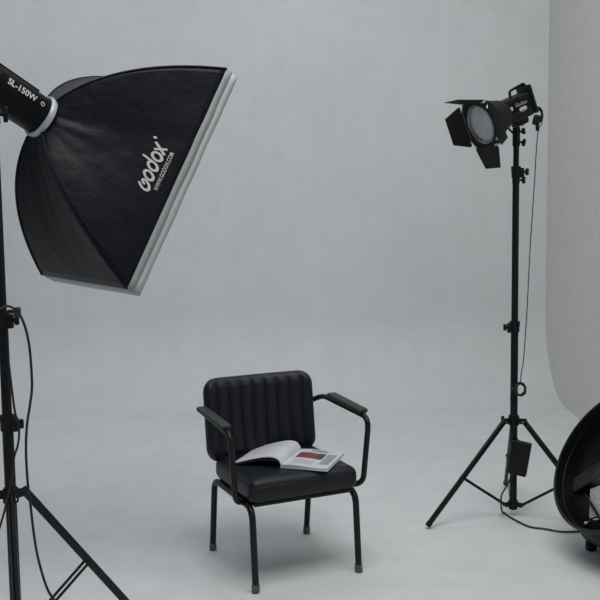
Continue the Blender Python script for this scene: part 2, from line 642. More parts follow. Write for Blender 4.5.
# ------------------------------------------------------------------ magazine lying open on the seat
def make_magazine():
    e1, e2 = V((0.909, 0.4178, 0)), V((-0.4178, 0.909, 0))
    O = V((-0.085, 3.663, 0))
    ax = (e1 * 0.727 - e2 * 0.687).normalized()
    by = (e1 * 0.603 + e2 * 0.798)
    by = (by - ax * by.dot(ax)).normalized()
    org = O + e1 * -0.062 + e2 * -0.127 + V((0, 0, 0.4400))
    t = empty('magazine', org, math.atan2(ax.y, ax.x),
              'open glossy magazine with a red picture on its right page on the chair seat', 'magazine')
    L = 0.252

    def sheet(sec_top, sec_bot, y0=0.0, y1=L, ny=10, skew=0.0):
        """solid between two cross-sections, swept along the spine"""
        bm = bmesh.new()
        rows = []
        for j in range(ny + 1):
            y = y0 + (y1 - y0) * j / ny
            lift = 1 + skew * j / ny
            rows.append(([bm.verts.new((x, y, z * lift)) for x, z in sec_top], [bm.verts.new((x, y, z * lift)) for x, z in sec_bot]))
        n = len(sec_top)
        for j in range(ny):
            (a, b), (c, d) = rows[j], rows[j + 1]
            for i in range(n - 1):
                bm.faces.new([a[i], a[i + 1], c[i + 1], c[i]])
                bm.faces.new([b[i], b[i + 1], d[i + 1], d[i]])
            bm.faces.new([a[0], b[0], d[0], c[0]])
            bm.faces.new([a[-1], b[-1], d[-1], c[-1]])
        for a, b in (rows[0], rows[-1]):
            for i in range(n - 1):
                bm.faces.new([a[i], a[i + 1], b[i + 1], b[i]])
        return bm
    n = 16
    right_top = [(0.195 * i / n, 0.0005 + 0.0125 + 0.004 * sin(pi * min(1, i / n * 1.6)) - 0.002 * i / n) for i in range(n + 1)]
    right_bot = [(0.195 * i / n, 0.0015) for i in range(n + 1)]
    link('page_block', sheet(right_top, right_bot), M_paper, t)
    link('back_cover', sheet([(0.197 * i / n, 0.0014) for i in range(n + 1)], [(0.197 * i / n, 0.0) for i in range(n + 1)], -0.001, L + 0.001), M_paper, t)
    # left pages: arched over beside the spine
    arch = spline([(0.002, 0.012, 0), (-0.005, 0.029, 0), (-0.024, 0.041, 0), (-0.062, 0.041, 0), (-0.12, 0.028, 0), (-0.175, 0.012, 0), (-0.205, 0.003, 0)], 5)
    top = [(p.x, p.y) for p in arch]

    def under(f, c=top):
        out = []
        for i, (x, z) in enumerate(c):
            a, b = c[max(0, i - 1)], c[min(len(c) - 1, i + 1)]
            dx, dz = b[0] - a[0], b[1] - a[1]
            l = hypot(dx, dz)
            k = f * (0.4 + 0.6 * sin(pi * min(1, i / (len(c) - 1) + 0.25)))
            out.append((x - dz / l * k if False else x + (-dz / l) * -k * 0.6, max(0.001, z - abs(dx / l) * k - 0.0004)))
        return out
    link('turned_pages', sheet(top, under(0.004), skew=0.10), M_paper, t)
    low = [(x * 1.0, max(0.0016, z * 0.80 - 0.004)) for x, z in top]
    lw = sheet([(x, z) for x, z in low], [(x, max(0.0008, z - 0.0022)) for x, z in low], skew=0.05)
    tag(link('front_cover', lw, M_cover, t), 'dark glossy cover curling under the pages')

    # flat print on the right page
    def zr(x):
        i = x / 0.195
        return 0.0005 + 0.0125 + 0.004 * sin(pi * min(1, i * 1.6)) - 0.002 * i

    def printed(name, x0, x1, y0, y1, m, lab=None):
        bm = bmesh.new()
        k = 8
        g = [[bm.verts.new((x0 + (x1 - x0) * i / k, y, zr(x0 + (x1 - x0) * i / k) + 0.0006)) for i in range(k + 1)] for y in (y0, y1)]
        for i in range(k):
            bm.faces.new([g[0][i], g[0][i + 1], g[1][i + 1], g[1][i]])
        o = link(name, bm, m, t)
        if lab:
            o['label'] = lab
    printed('picture', 0.022, 0.105, 0.115, 0.195, M_red, 'red picture on the right page')
    printed('picture', 0.105, 0.135, 0.115, 0.20, M_darkink, 'dark picture beside the red one')
    printed('picture', 0.143, 0.182, 0.05, 0.20, M_greyink, 'grey picture near the page edge')
    printed('picture', 0.06, 0.13, 0.215, 0.248, M_greyink, 'grey heading at the page top')
    for k in range(3):
        printed('text_line', 0.03, 0.12, 0.035 + k * 0.02, 0.040 + k * 0.02, M_greyink)


make_magazine()


# ------------------------------------------------------------------ light stands
def knob(bm, p, d, ln=0.03, wing=0.026):
    """thumb screw with a winged head"""
    p, d = V(p), V(d).normalized()
    cyl(bm, p, p + d * ln, 0.005, 10)
    M = zframe(p + d * (ln + 0.006), d)
    rbox(bm, (0.012, wing * 1.7, 0.016), 0.006, M, 2)
    cyl(bm, p + d * (ln - 0.004), p + d * (ln + 0.008), 0.009, 12, 0.002)


def make_stand(base, label, height, hub_z, foot_r, angles, sections, joint_zs, knob_dirs, low_z, brace_f, leg_t=0.011):
    """tripod light stand: column sections, collars, hub, folding legs, braces; z measured from the floor"""
    t = empty('light_stand', base, 0, label, 'light stand', None)
    zs = [low_z] + joint_zs + [height]
    for i, r in enumerate(sections):
        link('column', one(cyl, (0, 0, zs[i]), (0, 0, zs[i + 1]), r, 20, 0.001), M_stand, t)
    for i, z in enumerate(joint_zs):
        bm = bmesh.new()
        r = sections[i] + 0.005
        h = 0.060
        lathe(bm, [(r - 0.004, z - h * .55), (r, z - h * .5), (r, z - .006), (r + .002, z), (r + .002, z + .02), (r - 0.003, z + h * .35), (sections[i + 1] - .001, z + h * .36),
                   (sections[i + 1] - .001, z - h * .55)], None, 20, True)
        rbox(bm, (0.022, 0.024, 0.045), 0.004, Matrix.Translation(V((knob_dirs[i][0], knob_dirs[i][1], 0)).normalized() * (r + 0.004) + V((0, 0, z - 0.01))), 2)
        co = link('collar', bm, M_plastic, t)
        bm = bmesh.new()
        d = V((knob_dirs[i][0], knob_dirs[i][1], 0)).normalized()
        knob(bm, d * (r + 0.012) + V((0, 0, z - 0.006)), d, 0.011, 0.019)
        link('knob', bm, M_plastic, co)
    # hub
    bm = bmesh.new()
    r = sections[0]
    lathe(bm, [(r + .0005, hub_z - .028), (r + .007, hub_z - .026), (r + .008, hub_z + .016), (r + .004, hub_z + .022), (r + .0005, hub_z + .022)], None, 24, True)
    for a in angles:
        d = V((cos(a), sin(a), 0))
        s = V((-sin(a), cos(a), 0))
        for q in (-1, 1):
            rbox(bm, (0.045, 0.005, 0.022), 0.002, frame(d * (r + 0.022) + s * 0.0115 * q + V((0, 0, hub_z - 0.004)), d, s, V((0, 0, 1))), 2)
    hub = link('hub', bm, M_plastic, t)
    bm = bmesh.new()
    lathe(bm, [(r + .0005, low_z - .004), (r + .005, low_z - .002), (r + .006, low_z + .03), (r + .0005, low_z + .032)], None, 24, True)
    cyl(bm, (0, 0, low_z - 0.012), (0, 0, low_z + 0.002), r + 0.003, 20, 0.003)
    for a in angles:
        d = V((cos(a), sin(a), 0))
        s = V((-sin(a), cos(a), 0))
        for q in (-1, 1):
            rbox(bm, (0.036, 0.004, 0.018), 0.002, frame(d * (r + 0.016) + s * 0.009 * q + V((0, 0, low_z + 0.014)), d, s, V((0, 0, 1))), 2)
    link('lower_hub', bm, M_plastic, t)
    for a in angles:
        d = V((cos(a), sin(a), 0))
        s = V((-sin(a), cos(a), 0))
        top = d * (r + 0.036) + V((0, 0, hub_z - 0.004))
        ft = d * foot_r + V((0, 0, 0.016))
        ax = (ft - top).normalized()
        lg = link('leg', one(tube, [top - ax * 0.012, ft], leg_t, 12, sq=(1.15, 0.85)), M_stand, t)
        link('rubber_foot', one(cyl, ft - ax * 0.016, ft + ax * 0.006, leg_t * 1.14, 14, 0.003), M_plastic, lg)
        bm = bmesh.new()
        cyl(bm, top - s * 0.017, top + s * 0.017, 0.004, 10)
        link('bolt', bm, M_bolt, lg)
        mid = top + (ft - top) * brace_f
        low = d * (r + 0.026) + V((0, 0, low_z + 0.014))
        bm = bmesh.new()
        for q in (-1, 1):
            off = s * 0.0125 * q
            up = (mid - low).normalized().cross(s).normalized()
            M = frame((mid + low) / 2 + off, (mid - low).normalized(), s, (mid - low).normalized().cross(s))
            rbox(bm, ((mid - low).length + 0.016, 0.0025, 0.012), 0.0012, M, 2)
        cyl(bm, mid - s * 0.016, mid + s * 0.016, 0.0045, 10)
        link('brace', bm, M_stand, t)
    return t


# right stand
RS = V((1.006, 4.194, 0))
aa = math.atan2(528 * 0 + (4.0316 - 4.194), (0.5848 - 1.001))
right_angles = [aa, aa + 2 * pi / 3, aa - 2 * pi / 3]
st_r = make_stand(RS, 'black tripod light stand on the right carrying the lamp with barn doors', 1.775, 0.466, 0.462, right_angles,
                  [0.0175, 0.0158, 0.0135], [0.915, 1.635], [(-1, -0.3), (1, -0.3)], 0.042, 0.55, 0.012)
bm = bmesh.new()
knob(bm, (-0.022, -0.006, 0.466), (-1, -0.3, 0), 0.03)
link('knob', bm, M_plastic, st_r)
bm = bmesh.new()
knob(bm, (0.016, -0.005, 1.592), (1, -0.3, 0), 0.012, 0.02)
cyl(bm, (0, 0, 1.575), (0, 0, 1.61), 0.0175, 18, 0.003)
link('knob', bm, M_plastic, st_r)

# left stand
LS = at(13.2, 548, 2.85)
LS.z = 0
left_angles = [radians(49), radians(49 + 120), radians(49 - 120)]
st_l = make_stand(LS, 'black tripod light stand at the left edge carrying the big softbox lamp', 1.80, 0.558, 0.466, left_angles,
                  [0.0178, 0.0158, 0.0138], [at(8, 421, 2.85).z, at(3, 318, 2.85).z], [(1, -0.3), (1, -0.25)], 0.075, 0.57, 0.0125)


# ------------------------------------------------------------------ softbox and its lamp
SBC = V((-0.661, 3.591, 1.611))
N = V((0.625, 0.612, -0.485)).normalized()
UU = V((-0.683, 0.729, 0.040))
UU = (UU - N * UU.dot(N)).normalized()
VV = N.cross(UU) * -1
if VV.z < 0:
    VV = -VV
SW, SL, SD = 0.639, 0.933, 0.439
RING_R = 0.078
ringc = SBC - N * SD


def sb_rod(su, sv, t):
    """rod from ring (t=0) to rim corner (t=1); local (u, v, depth from ring)"""
    cu, cv = su * SW / 2, sv * SL / 2
    l = hypot(cu, cv)
    k = RING_R * 0.9 / l
    p0 = V((cu * k, cv * k, 0.012))
    p1 = V((cu * 0.615, cv * 0.615, 0.060)) if (su > 0 and sv < 0) else V((cu * 0.60, cv * 0.60, 0.075))
    p2 = V((cu, cv, SD))
    return p0 * (1 - t) ** 2 + p1 * 2 * t * (1 - t) + p2 * t * t


def sb_panel(side, s, t):
    """side 0: near (-u), 1: bottom (-v), 2: far (+u), 3: top (+v); s across, t from ring to rim"""
    ca, cb = {0: ((-1, -1), (-1, 1)), 1: ((1, -1), (-1, -1)), 2: ((1, 1), (1, -1)), 3: ((-1, 1), (1, 1))}[side]
    a, b = sb_rod(*ca, t), sb_rod(*cb, t)
    p = a.lerp(b, s)
    # fabric between two rods pulls in a little, with soft folds
    sag = 0.030 * sin(pi * s) * sin(pi * min(1, t)) 
    out = V((p.x, p.y, 0)).normalized()
    p = p - out * sag
    fold = 0.007 * noise.noise(V((s * 5.0 + side * 9, t * 2.2, 0.3))) * sin(pi * t) * min(1, 6 * s * (1 - s) + 0.05)
    fold += 0.004 * noise.noise(V((s * 14.0 + side * 5, t * 3.0, 1.7))) * (1 - t) * 4 * s * (1 - s)
    return p + out * fold


def make_softbox():
    t = empty('softbox', ringc, 0, 'big black rectangular softbox with white rim and printed side, at the left', 'softbox')
    F = Matrix.Translation(-ringc) @ frame(ringc, UU, VV, N)
    FR_ = Matrix.Translation(-ringc) @ frame(ringc - VV * 0.006, UU, VV, N)
    names = ['side_panel'] * 4
    panels = []
    for side in range(4):
        bm = bmesh.new()
        ns, nt_ = 36, 30
        g = [[bm.verts.new(F @ sb_panel(side, i / ns, j / nt_)) for i in range(ns + 1)] for j in range(nt_ + 1)]
        for j in range(nt_):
            for i in range(ns):
                bm.faces.new([g[j][i], g[j][i + 1], g[j + 1][i + 1], g[j + 1][i]])
        o = link('side_panel', bm, M_nylon, t)
        md = o.modifiers.new('thick', 'SOLIDIFY')
        md.thickness = 0.003
        md.offset = -1
        panels.append(o)
    for su, sv in ((-1, -1), (-1, 1), (1, 1), (1, -1)):
        pts = [F @ sb_rod(su, sv, k / 20) for k in range(21)]
        link('corner_seam', one(tube, pts, 0.0042, 8), M_nylon, t)
    # rim: grey webbing then a lighter diffuser border
    def border(name, d0, d1, grow, m, th=0.003):
        bm = bmesh.new()
        cs = [(-1, -1), (1, -1), (1, 1), (-1, 1)]
        n = 24
        rows = []
        for d, gr in ((d0, 0.0), (d1, grow)):
            row = []
            for i in range(4):
                a, b = cs[i], cs[(i + 1) % 4]
                for k in range(n):
                    f = k / n
                    x = (a[0] * (1 - f) + b[0] * f) * (SW / 2 + gr)
                    y = (a[1] * (1 - f) + b[1] * f) * (SL / 2 + gr)
                    w = 0.003 * noise.noise(V((x * 9, y * 9, d * 20)))
                    row.append(bm.verts.new(F @ V((x, y, SD + d + w))))
            rows.append(row)
        m4 = 4 * n
        for k in range(m4):
            bm.faces.new([rows[0][k], rows[0][(k + 1) % m4], rows[1][(k + 1) % m4], rows[1][k]])
        o = link(name, bm, m, t)
        md = o.modifiers.new('thick', 'SOLIDIFY')
        md.thickness = th
        return o
    tag(border('rim_band', 0.0, 0.030, 0.001, M_trim_fab), 'grey fabric band along the rim')
    tag(border('rim_lip', 0.030, 0.060, 0.001, M_white_fab), 'white fabric lip in front of the rim')
    bm = bmesh.new()
    n = 12
    g = [[bm.verts.new(F @ V((SW * (i / n - .5) * 0.995, SL * (j / n - .5) * 0.995, SD + 0.012 + 0.01 * sin(pi * i / n) * sin(pi * j / n)))) for i in range(n + 1)] for j in range(n + 1)]
    for j in range(n):
        for i in range(n):
            bm.faces.new([g[j][i], g[j][i + 1], g[j + 1][i + 1], g[j + 1][i]])
    tag(link('diffuser', bm, M_white_fab, t), 'white front diffuser')
    bm = bmesh.new()
    lathe(bm, [(RING_R - .006, -0.004), (RING_R + .002, -0.004), (RING_R + .005, 0.004), (RING_R + .002, 0.018), (RING_R - .006, 0.018)], FR_, 40, True)
    tag(link('speed_ring', bm, M_ring, t), 'silver mounting ring')

    # print on the near panel, laid along the rim
    slant = 0.60

    def put(x, y, s0, t0):
        s = s0 + x / SL
        tt = t0 - y / slant
        p = sb_panel(0, s, tt)
        e = 1e-3
        du = sb_panel(0, s + e, tt) - p
        dv = sb_panel(0, s, tt + e) - p
        nn = du.cross(dv).normalized()
        if nn.x > 0:
            nn = -nn
        return F @ (p + nn * 0.0045)

    def ribbon(bm, pts, w, s0, t0, mask=None):
        P = [V((p[0] * 0.86 + p[1] * 0.22 - 0.005, p[1] * 0.73 + 0.001, 0)) for p in pts]
        closed = (P[0] - P[-1]).length < 1e-6
        rows = []
        for i, p in enumerate(P):
            a = P[i - 1] if i > 0 else (P[-2] if closed else P[0])
            b = P[i + 1] if i < len(P) - 1 else (P[1] if closed else P[-1])
            tdir = (b - a).normalized()
            nv = V((-tdir.y, tdir.x, 0)) * w / 2
            rows.append((bm.verts.new(put(p.x + nv.x, p.y + nv.y, s0, t0)), bm.verts.new(put(p.x - nv.x, p.y - nv.y, s0, t0))))
        for i in range(len(rows) - 1):
            bm.faces.new([rows[i][0], rows[i + 1][0], rows[i + 1][1], rows[i][1]])

    bm = bmesh.new()
    h = 0.0215          # radius of the round letters
    w = 0.0094
    s0, t0 = 0.372, 0.900
    circ = lambda cx, cy, r, a0, a1, n=20: [(cx + 0.86 * r * cos(radians(a0 + (a1 - a0) * k / n)), cy + r * sin(radians(a0 + (a1 - a0) * k / n))) for k in range(n + 1)]
    # G: open hook that curls back to its middle
    gpts = circ(0.018, h + .002, h * 1.12, 112, 368, 24)
    lx, ly = gpts[-1]
    gpts += [(lx - 0.004, ly + 0.007), (lx - 0.011, ly + 0.009), (lx - 0.018, ly + 0.003), (lx - 0.019, ly - 0.006)]
    ribbon(bm, gpts, w, s0, t0)
    ribbon(bm, circ(0.070, h, h, 0, 360), w, s0, t0)
    ribbon(bm, circ(0.122, h, h, 0, 360), w, s0, t0)
    ribbon(bm, [(0.122 + h * .86, h), (0.122 + h * .86, h * 2), (0.122 + h * .86 + .001, 0.078)], w, s0, t0)
    ribbon(bm, circ(0.176, h, h, 0, 360), w, s0, t0)
    ribbon(bm, [(0.203, -0.003), (0.217, 0.018), (0.231, 0.040), (0.239, 0.052)], w, s0, t0)
    ribbon(bm, [(0.201, 0.046), (0.217, 0.023), (0.235, -0.004)], w, s0, t0)
    ribbon(bm, circ(0.258, 0.062, 0.004, 0, 360), 0.0065, s0, t0)
    tag(link('printed_logo', bm, M_print, panels[0], smooth=False), 'white lettering reading Godox')

    fc = bpy.data.curves.new('web_text', 'FONT')
    fc.body = 'WWW.GODOX.COM'
    fc.size = 0.0176
    fc.offset = 0.0002
    fo = bpy.data.objects.new('web_text', fc)
    C.objects.link(fo)
    bpy.context.view_layer.update()
    me = bpy.data.meshes.new_from_object(fo.evaluated_get(bpy.context.evaluated_depsgraph_get()))
    bpy.data.objects.remove(fo)
    for v in me.vertices:
        v.co = put(v.co.x, v.co.y - 0.024, s0 + 0.022, t0)
    me.materials.append(M_print)
    o = bpy.data.objects.new('printed_address', me)
    C.objects.link(o)
    o.parent = panels[0]
    o['label'] = 'small white line reading WWW.GODOX.COM'
    return t


make_softbox()


def text_mesh(body, size, off=0.0):
    fc = bpy.data.curves.new('txt', 'FONT')
    fc.body = body
    fc.size = size
    fc.offset = off
    fc.align_x = 'CENTER'
    fo = bpy.data.objects.new('txt', fc)
    C.objects.link(fo)
    bpy.context.view_layer.update()
    me = bpy.data.meshes.new_from_object(fo.evaluated_get(bpy.context.evaluated_depsgraph_get()))
    bpy.data.objects.remove(fo)
    return me


def make_left_lamp():
    t = empty('studio_lamp', ringc - N * 0.3, 0, 'black barrel studio lamp behind the softbox, its model name printed on the side', 'studio lamp')
    o0 = ringc - N * 0.3
    B = Matrix.Translation(-o0)
    F = B @ frame(ringc - VV * 0.007, UU, VV, N)
    R = 0.0690

    def sec(r, z, n=48, p=2.5):
        out = []
        for k in range(n):
            a = 2 * pi * k / n
            c, s = cos(a), sin(a)
            q = (abs(c) ** p + abs(s) ** p) ** (-1 / p)
            out.append(V((r * q * c, r * q * s, z)))
        return out
    bm = bmesh.new()
    rows = [[bm.verts.new(F @ v) for v in sec(r, z)] for r, z in ((R * .80, 0.006), (R * .93, 0.002), (R, -0.012), (R, -0.42), (R * .94, -0.435), (R * .6, -0.438))]
    for a, b in zip(rows, rows[1:]):
        for k in range(48):
            bm.faces.new([a[k], a[(k + 1) % 48], b[(k + 1) % 48], b[k]])
    bm.faces.new(rows[0])
    bm.faces.new(rows[-1])
    link('housing', bm, M_body, t)
    # top ridge and vent fins
    bm = bmesh.new()
    rbox(bm, (0.055, 0.008, 0.30), 0.003, F @ Matrix.Translation((0, R + 0.001, -0.20)), 2)
    link('top_ridge', bm, M_ridge, t)
    for k in range(6):
        bm = bmesh.new()
        rbox(bm, (0.006, 0.10, 0.004), 0.0015, F @ Matrix.Translation((R + 0.001, 0, -0.22 - 0.022 * k)), 1)
        link('vent_fin', bm, M_ridge, t)
    # print wrapped on the near upper side; reads from the rear to the front
    def wrap(me, z0, a0, name, m, lab):
        for v in me.vertices:
            a = a0 - v.co.y / R
            c, s = cos(a), sin(a)
            q = (abs(c) ** 2.5 + abs(s) ** 2.5) ** (-1 / 2.5)
            rr = R * q + 0.0012
            v.co = F @ V((rr * c, rr * s, z0 + v.co.x))
        me.materials.append(m)
        o = bpy.data.objects.new(name, me)
        C.objects.link(o)
        o.parent = t
        o['label'] = lab
    wrap(text_mesh('SL-150W', 0.031, 0.0007), -0.122, radians(169), 'printed_model', M_print, 'white print reading SL-150W')
    wrap(text_mesh('Godox', 0.034, 0.0012), -0.268, radians(169), 'printed_maker', M_print, 'white print reading Godox')
    bm = bmesh.new()
    lathe(bm, [(0.005, 0), (0.008, 0), (0.008, 0.001), (0.005, 0.001)], None, 16, True)
    me = bpy.data.meshes.new('badge')
    bm.to_mesh(me)
    bm.free()
    for v in me.vertices:
        v.co.x, v.co.y = v.co.x, v.co.y + 0.009
    wrap(me, -0.036, radians(169), 'printed_ring', M_print, 'small white ring printed near the front')
    # yoke down to the stand
    tip = LS + V((0, 0, 1.80))
    hit = ringc - N * 0.34 - VV * (R + 0.004)
    bm = bmesh.new()
    a, b = hit - o0, tip + V((0, 0, 0.02)) - o0
    rbox(bm, (0.055, 0.022, 0.10), 0.005, B @ frame(hit - VV * 0.006, UU, -VV, N), 2)
    tube(bm, [a, a.lerp(b, .5) + V((0, 0, -.01)), b], 0.016, 14)
    cyl(bm, tip - o0 + V((0, 0, -0.06)), tip - o0 + V((0, 0, 0.03)), 0.020, 20, 0.004)
    br = link('mount_bracket', bm, M_plastic, t)
    bm = bmesh.new()
    knob(bm, tip - o0 + V((0.02, -0.01, -0.03)), (1, -0.4, 0), 0.02, 0.03)
    link('knob', bm, M_plastic, br)


make_left_lamp()


# ------------------------------------------------------------------ barn-door lamp on the right stand
def make_right_lamp():
    n = V((-0.85, -0.38, -0.37)).normalized()
    s = V((-0.408, 0.913, 0)).normalized()
    s = (s - n * s.dot(n)).normalized()
    v = n.cross(s)
    if v.z < 0:
        v = -v
    lens = at(481.3, 124.2, 4.02)
    mount = RS + V((0, 0, 1.80))
    t = empty('barn_door_lamp', mount, 0, 'small black studio lamp with four open barn doors on the right stand', 'studio lamp')
    F = Matrix.Translation(-mount) @ frame(lens, s, v, n)      # x = s (left/away), y = up, z = forward
    # reflector housing
    bm = bmesh.new()
    lathe(bm, [(0.092, 0.0), (0.098, 0.004), (0.098, -0.03), (0.090, -0.045), (0.070, -0.11), (0.060, -0.13), (0.052, -0.13), (0.084, -0.04), (0.088, -0.002)], F, 40, True)
    link('reflector_housing', bm, M_flap, t)
    bm = bmesh.new()
    lathe(bm, [(0.0865, -0.006), (0.083, -0.03), (0.070, -0.06), (0.045, -0.085), (0.018, -0.095), (0, -0.095)], F, 40)
    tag(link('reflector', bm, M_bowl, t), 'silver reflector bowl')
    bm = bmesh.new()
    lathe(bm, [(0, -0.082), (0.016, -0.084), (0.018, -0.094)], F, 20)
    tag(link('lamp_bulb', bm, M_led, t), 'pale light source in the bowl')
    bm = bmesh.new()
    lathe(bm, [(0, 0.002), (0.03, 0.0012), (0.06, -0.001), (0.086, -0.005), (0.086, -0.009), (0, -0.009)], F, 40)
    tag(link('lens', bm, M_glass, t), 'clear round front glass')
    bm = bmesh.new()
    lathe(bm, [(0.078, -0.004), (0.0895, -0.004), (0.0895, 0.006), (0.085, 0.008), (0.082, 0.006)], F, 44, True)
    tag(link('lens_ring', bm, M_dull, t), 'dull metal ring round the glass')
    # barn door frame: square plate with round hole
    bm = bmesh.new()
    h, r, nseg = 0.101, 0.091, 48
    zf = 0.006
    rows = []
    for k in range(nseg):
        a = 2 * pi * k / nseg + pi / 4
        c, q = cos(a), sin(a)
        m = h / max(abs(c), abs(q))
        m = min(m, 0.128)
        rows.append([bm.verts.new(F @ V(p)) for p in ((r * c, r * q, zf), (m * c, m * q, zf), (m * c, m * q, zf - 0.008), (r * c, r * q, zf - 0.008))])
    for k in range(nseg):
        a, b = rows[k], rows[(k + 1) % nseg]
        for i in range(4):
            bm.faces.new([a[i], a[(i + 1) % 4], b[(i + 1) % 4], b[i]])
    fr = link('door_frame', bm, M_flap, t)
    for cx, cy in ((1, 1), (-1, 1), (1, -1), (-1, -1)):
        bm = bmesh.new()
        cyl(bm, F @ V((cx * 0.082, cy * 0.094, zf)), F @ V((cx * 0.070, cy * 0.098, zf + 0.010)), 0.0045, 10)
        cyl(bm, F @ V((cx * 0.094, cy * 0.078, zf)), F @ V((cx * 0.097, cy * 0.068, zf + 0.010)), 0.0045, 10)
        link('rivet', bm, M_bolt, fr)
    # four doors: (hinge side, forward component, outward component)
    for (dx, dy), fw, ow, wi, wo, ln in (((1, 0), 0.62, 0.78, 0.185, 0.125, 0.082), ((0, -1), 0.02, 1.0, 0.165, 0.108, 0.098),
                                         ((0, 1), 0.93, 0.37, 0.165, 0.100, 0.112), ((-1, 0), 0.34, 0.94, 0.200, 0.128, 0.122)):
        out = V((dx, dy, 0))
        al = V((-dy, dx, 0))
        d = (out * ow + V((0, 0, 1)) * fw).normalized()
        nn = al.cross(d)
        o = out * (h + 0.003) + V((0, 0, zf + 0.003))
        M = F @ frame(o, al, d, nn)
        bm = bmesh.new()
        prism(bm, [(-wi / 2, 0), (wi / 2, 0), (wi / 2, 0.012), (wo / 2, ln), (-wo / 2, ln), (-wi / 2, 0.012)], 0.0022, M)
        dr = link('barn_door', bm, M_flap, t, smooth=False)
        bm = bmesh.new()
        cyl(bm, M @ V((-wi * .42, 0, 0)), M @ V((wi * .42, 0, 0)), 0.004, 10)
        link('hinge', bm, M_flap, dr)
    # body: finned box
    z0, z1 = -0.105, -0.268
    bw, bh = 0.047, 0.052
    bm = bmesh.new()
    rbox(bm, (bw * 2, bh * 2, z0 - z1), 0.016, F @ Matrix.Translation((0, 0.004, (z0 + z1) / 2)), 3)
    bodyo = link('housing', bm, M_body, t)
    for k in range(8):
        bm = bmesh.new()
        rbox(bm, (0.003, 0.004, 0.12), 0.001, F @ Matrix.Translation((-bw - 0.0005, 0.048 - 0.0085 * k if k < 2 else -0.014 - 0.0065 * (k - 2), -0.185)), 1)
        link('cooling_fin', bm, M_ridge, t)
    bm = bmesh.new()
    rbox(bm, (0.100, 0.132, 0.014), 0.006, F @ Matrix.Translation((0, 0.016, z1 - 0.005)), 3)
    link('rear_panel', bm, M_ridge, t)
    # handle
    path = fillet([F @ V(p) for p in ((0, 0.048, -0.186), (0, 0.083, -0.194), (0, 0.090, -0.275), (0, 0.05, -0.278))], 0.010, 6)
    link('carry_handle', one(tube, path, 0.0055, 12, sq=(2.4, 1.0)), M_ridge, t)
    # prints on the side that faces the chair
    xs = -bw - 0.0012
    def plate(name, poly, m, lab):
        bm = bmesh.new()
        prism(bm, poly, 0.001, F @ frame((xs, 0, 0), (0, 0, -1), (0, 1, 0), (-1, 0, 0)))
        tag(link(name, bm, m, bodyo, smooth=False), lab)
    plate('round_badge', [(0.140 + 0.0095 * cos(a), 0.014 + 0.0095 * sin(a)) for a in [2 * pi * k / 20 for k in range(20)]], M_print, 'white round badge')
    rr = []
    for cx, cy, a0 in ((0.215, -0.004, 0), (0.188, -0.004, 90), (0.188, -0.010, 180), (0.215, -0.010, 270)):
        for k in range(5):
            a = radians(a0 + 22.5 * k)
            rr.append((cx + 0.007 * cos(a), cy + 0.007 * sin(a)))
    plate('white_label', rr, M_print, 'white rounded label')
    me = text_mesh('Godox', 0.023, 0.0005)
    G = F @ frame((xs - 0.0006, 0.012, -0.198), (0, 0, -1), (0, 1, 0), (-1, 0, 0))
    for vv in me.vertices:
        vv.co = G @ vv.co
    me.materials.append(M_print_dim)
    o = bpy.data.objects.new('printed_maker', me)
    C.objects.link(o)
    o.parent = bodyo
    o['label'] = 'small grey lettering on the side'
    # bracket below
    bm = bmesh.new()
    rbox(bm, (0.05, 0.04, 0.075), 0.012, F @ Matrix.Translation((0, -0.058, -0.200)), 3)
    tube(bm, [F @ V((0, -0.070, -0.210)), V((0, 0, 0.06)), V((0, 0, 0.02))], 0.014, 14)
    cyl(bm, V((0, 0, -0.055)), V((0, 0, 0.035)), 0.0175, 20, 0.004)
    br = link('mount_bracket', bm, M_plastic, t)
    bm = bmesh.new()
    knob(bm, V((0.014, -0.004, 0.012)), (1, -0.3, 0.15), 0.012, 0.018)
    link('knob', bm, M_plastic, br)
    bm = bmesh.new()
    knob(bm, V((0.014, -0.004, -0.034)), (1, -0.3, -0.2), 0.014, 0.020)
    link('knob', bm, M_plastic, br)
    # thin angled lever in front of the bracket
    bm = bmesh.new()
    tube(bm, fillet([V((-0.012, -0.01, 0.0)), V((-0.045, -0.02, 0.03)), V((-0.052, -0.02, 0.075))], 0.02), 0.005, 8)
    link('lever', bm, M_plastic, br)
    return F


FR = make_right_lamp()


# ------------------------------------------------------------------ cables and the power brick
def cable(name, pts, r, m, label, n=8):
    bm = bmesh.new()
    path = spline(pts, n)
    for p in path:
        p.z = max(p.z, r + 0.001)      # rests on the floor, never in it
    tube(bm, path, r, 8)
    return tag(link(name, bm, m), label, 'cable')


# lamp lead: loops out of the plug, hangs to the coil on the column
mount = RS + V((0, 0, 1.80))
inlet = FR @ V((-0.01, -0.030, -0.280)) + mount
pl = at(537.5, 124, 4.27)
pts = [inlet, at(536, 108, 4.27), at(541.5, 113, 4.27), at(542, 122, 4.27), at(538.5, 130, 4.27), at(536.5, 148, 4.26), at(534, 190, 4.25), at(530, 250, 4.23), at(527, 310, 4.22),
       at(523.5, 360, 4.20), at(521.5, 372, 4.175), at(520.5, 383, 4.165)]
c1 = cable('power_cable', pts, 0.0026, M_cable_v, 'thin violet-grey cable hanging from the barn door lamp beside its stand')
bm = bmesh.new()
rbox(bm, (0.034, 0.028, 0.048), 0.010, Matrix.Translation(at(536.5, 120, 4.27)) @ Matrix.Rotation(0.25, 4, 'Y'), 3)
cyl(bm, at(537.2, 125, 4.27), at(537.6, 131, 4.27), 0.009, 12, 0.002)
tube(bm, spline([at(535.5, 112, 4.27), at(538, 107.5, 4.27), at(541.5, 111, 4.27), at(542, 118, 4.27), at(539.5, 122, 4.27)], 6), 0.006, 8)
link('plug', bm, M_plastic, c1)
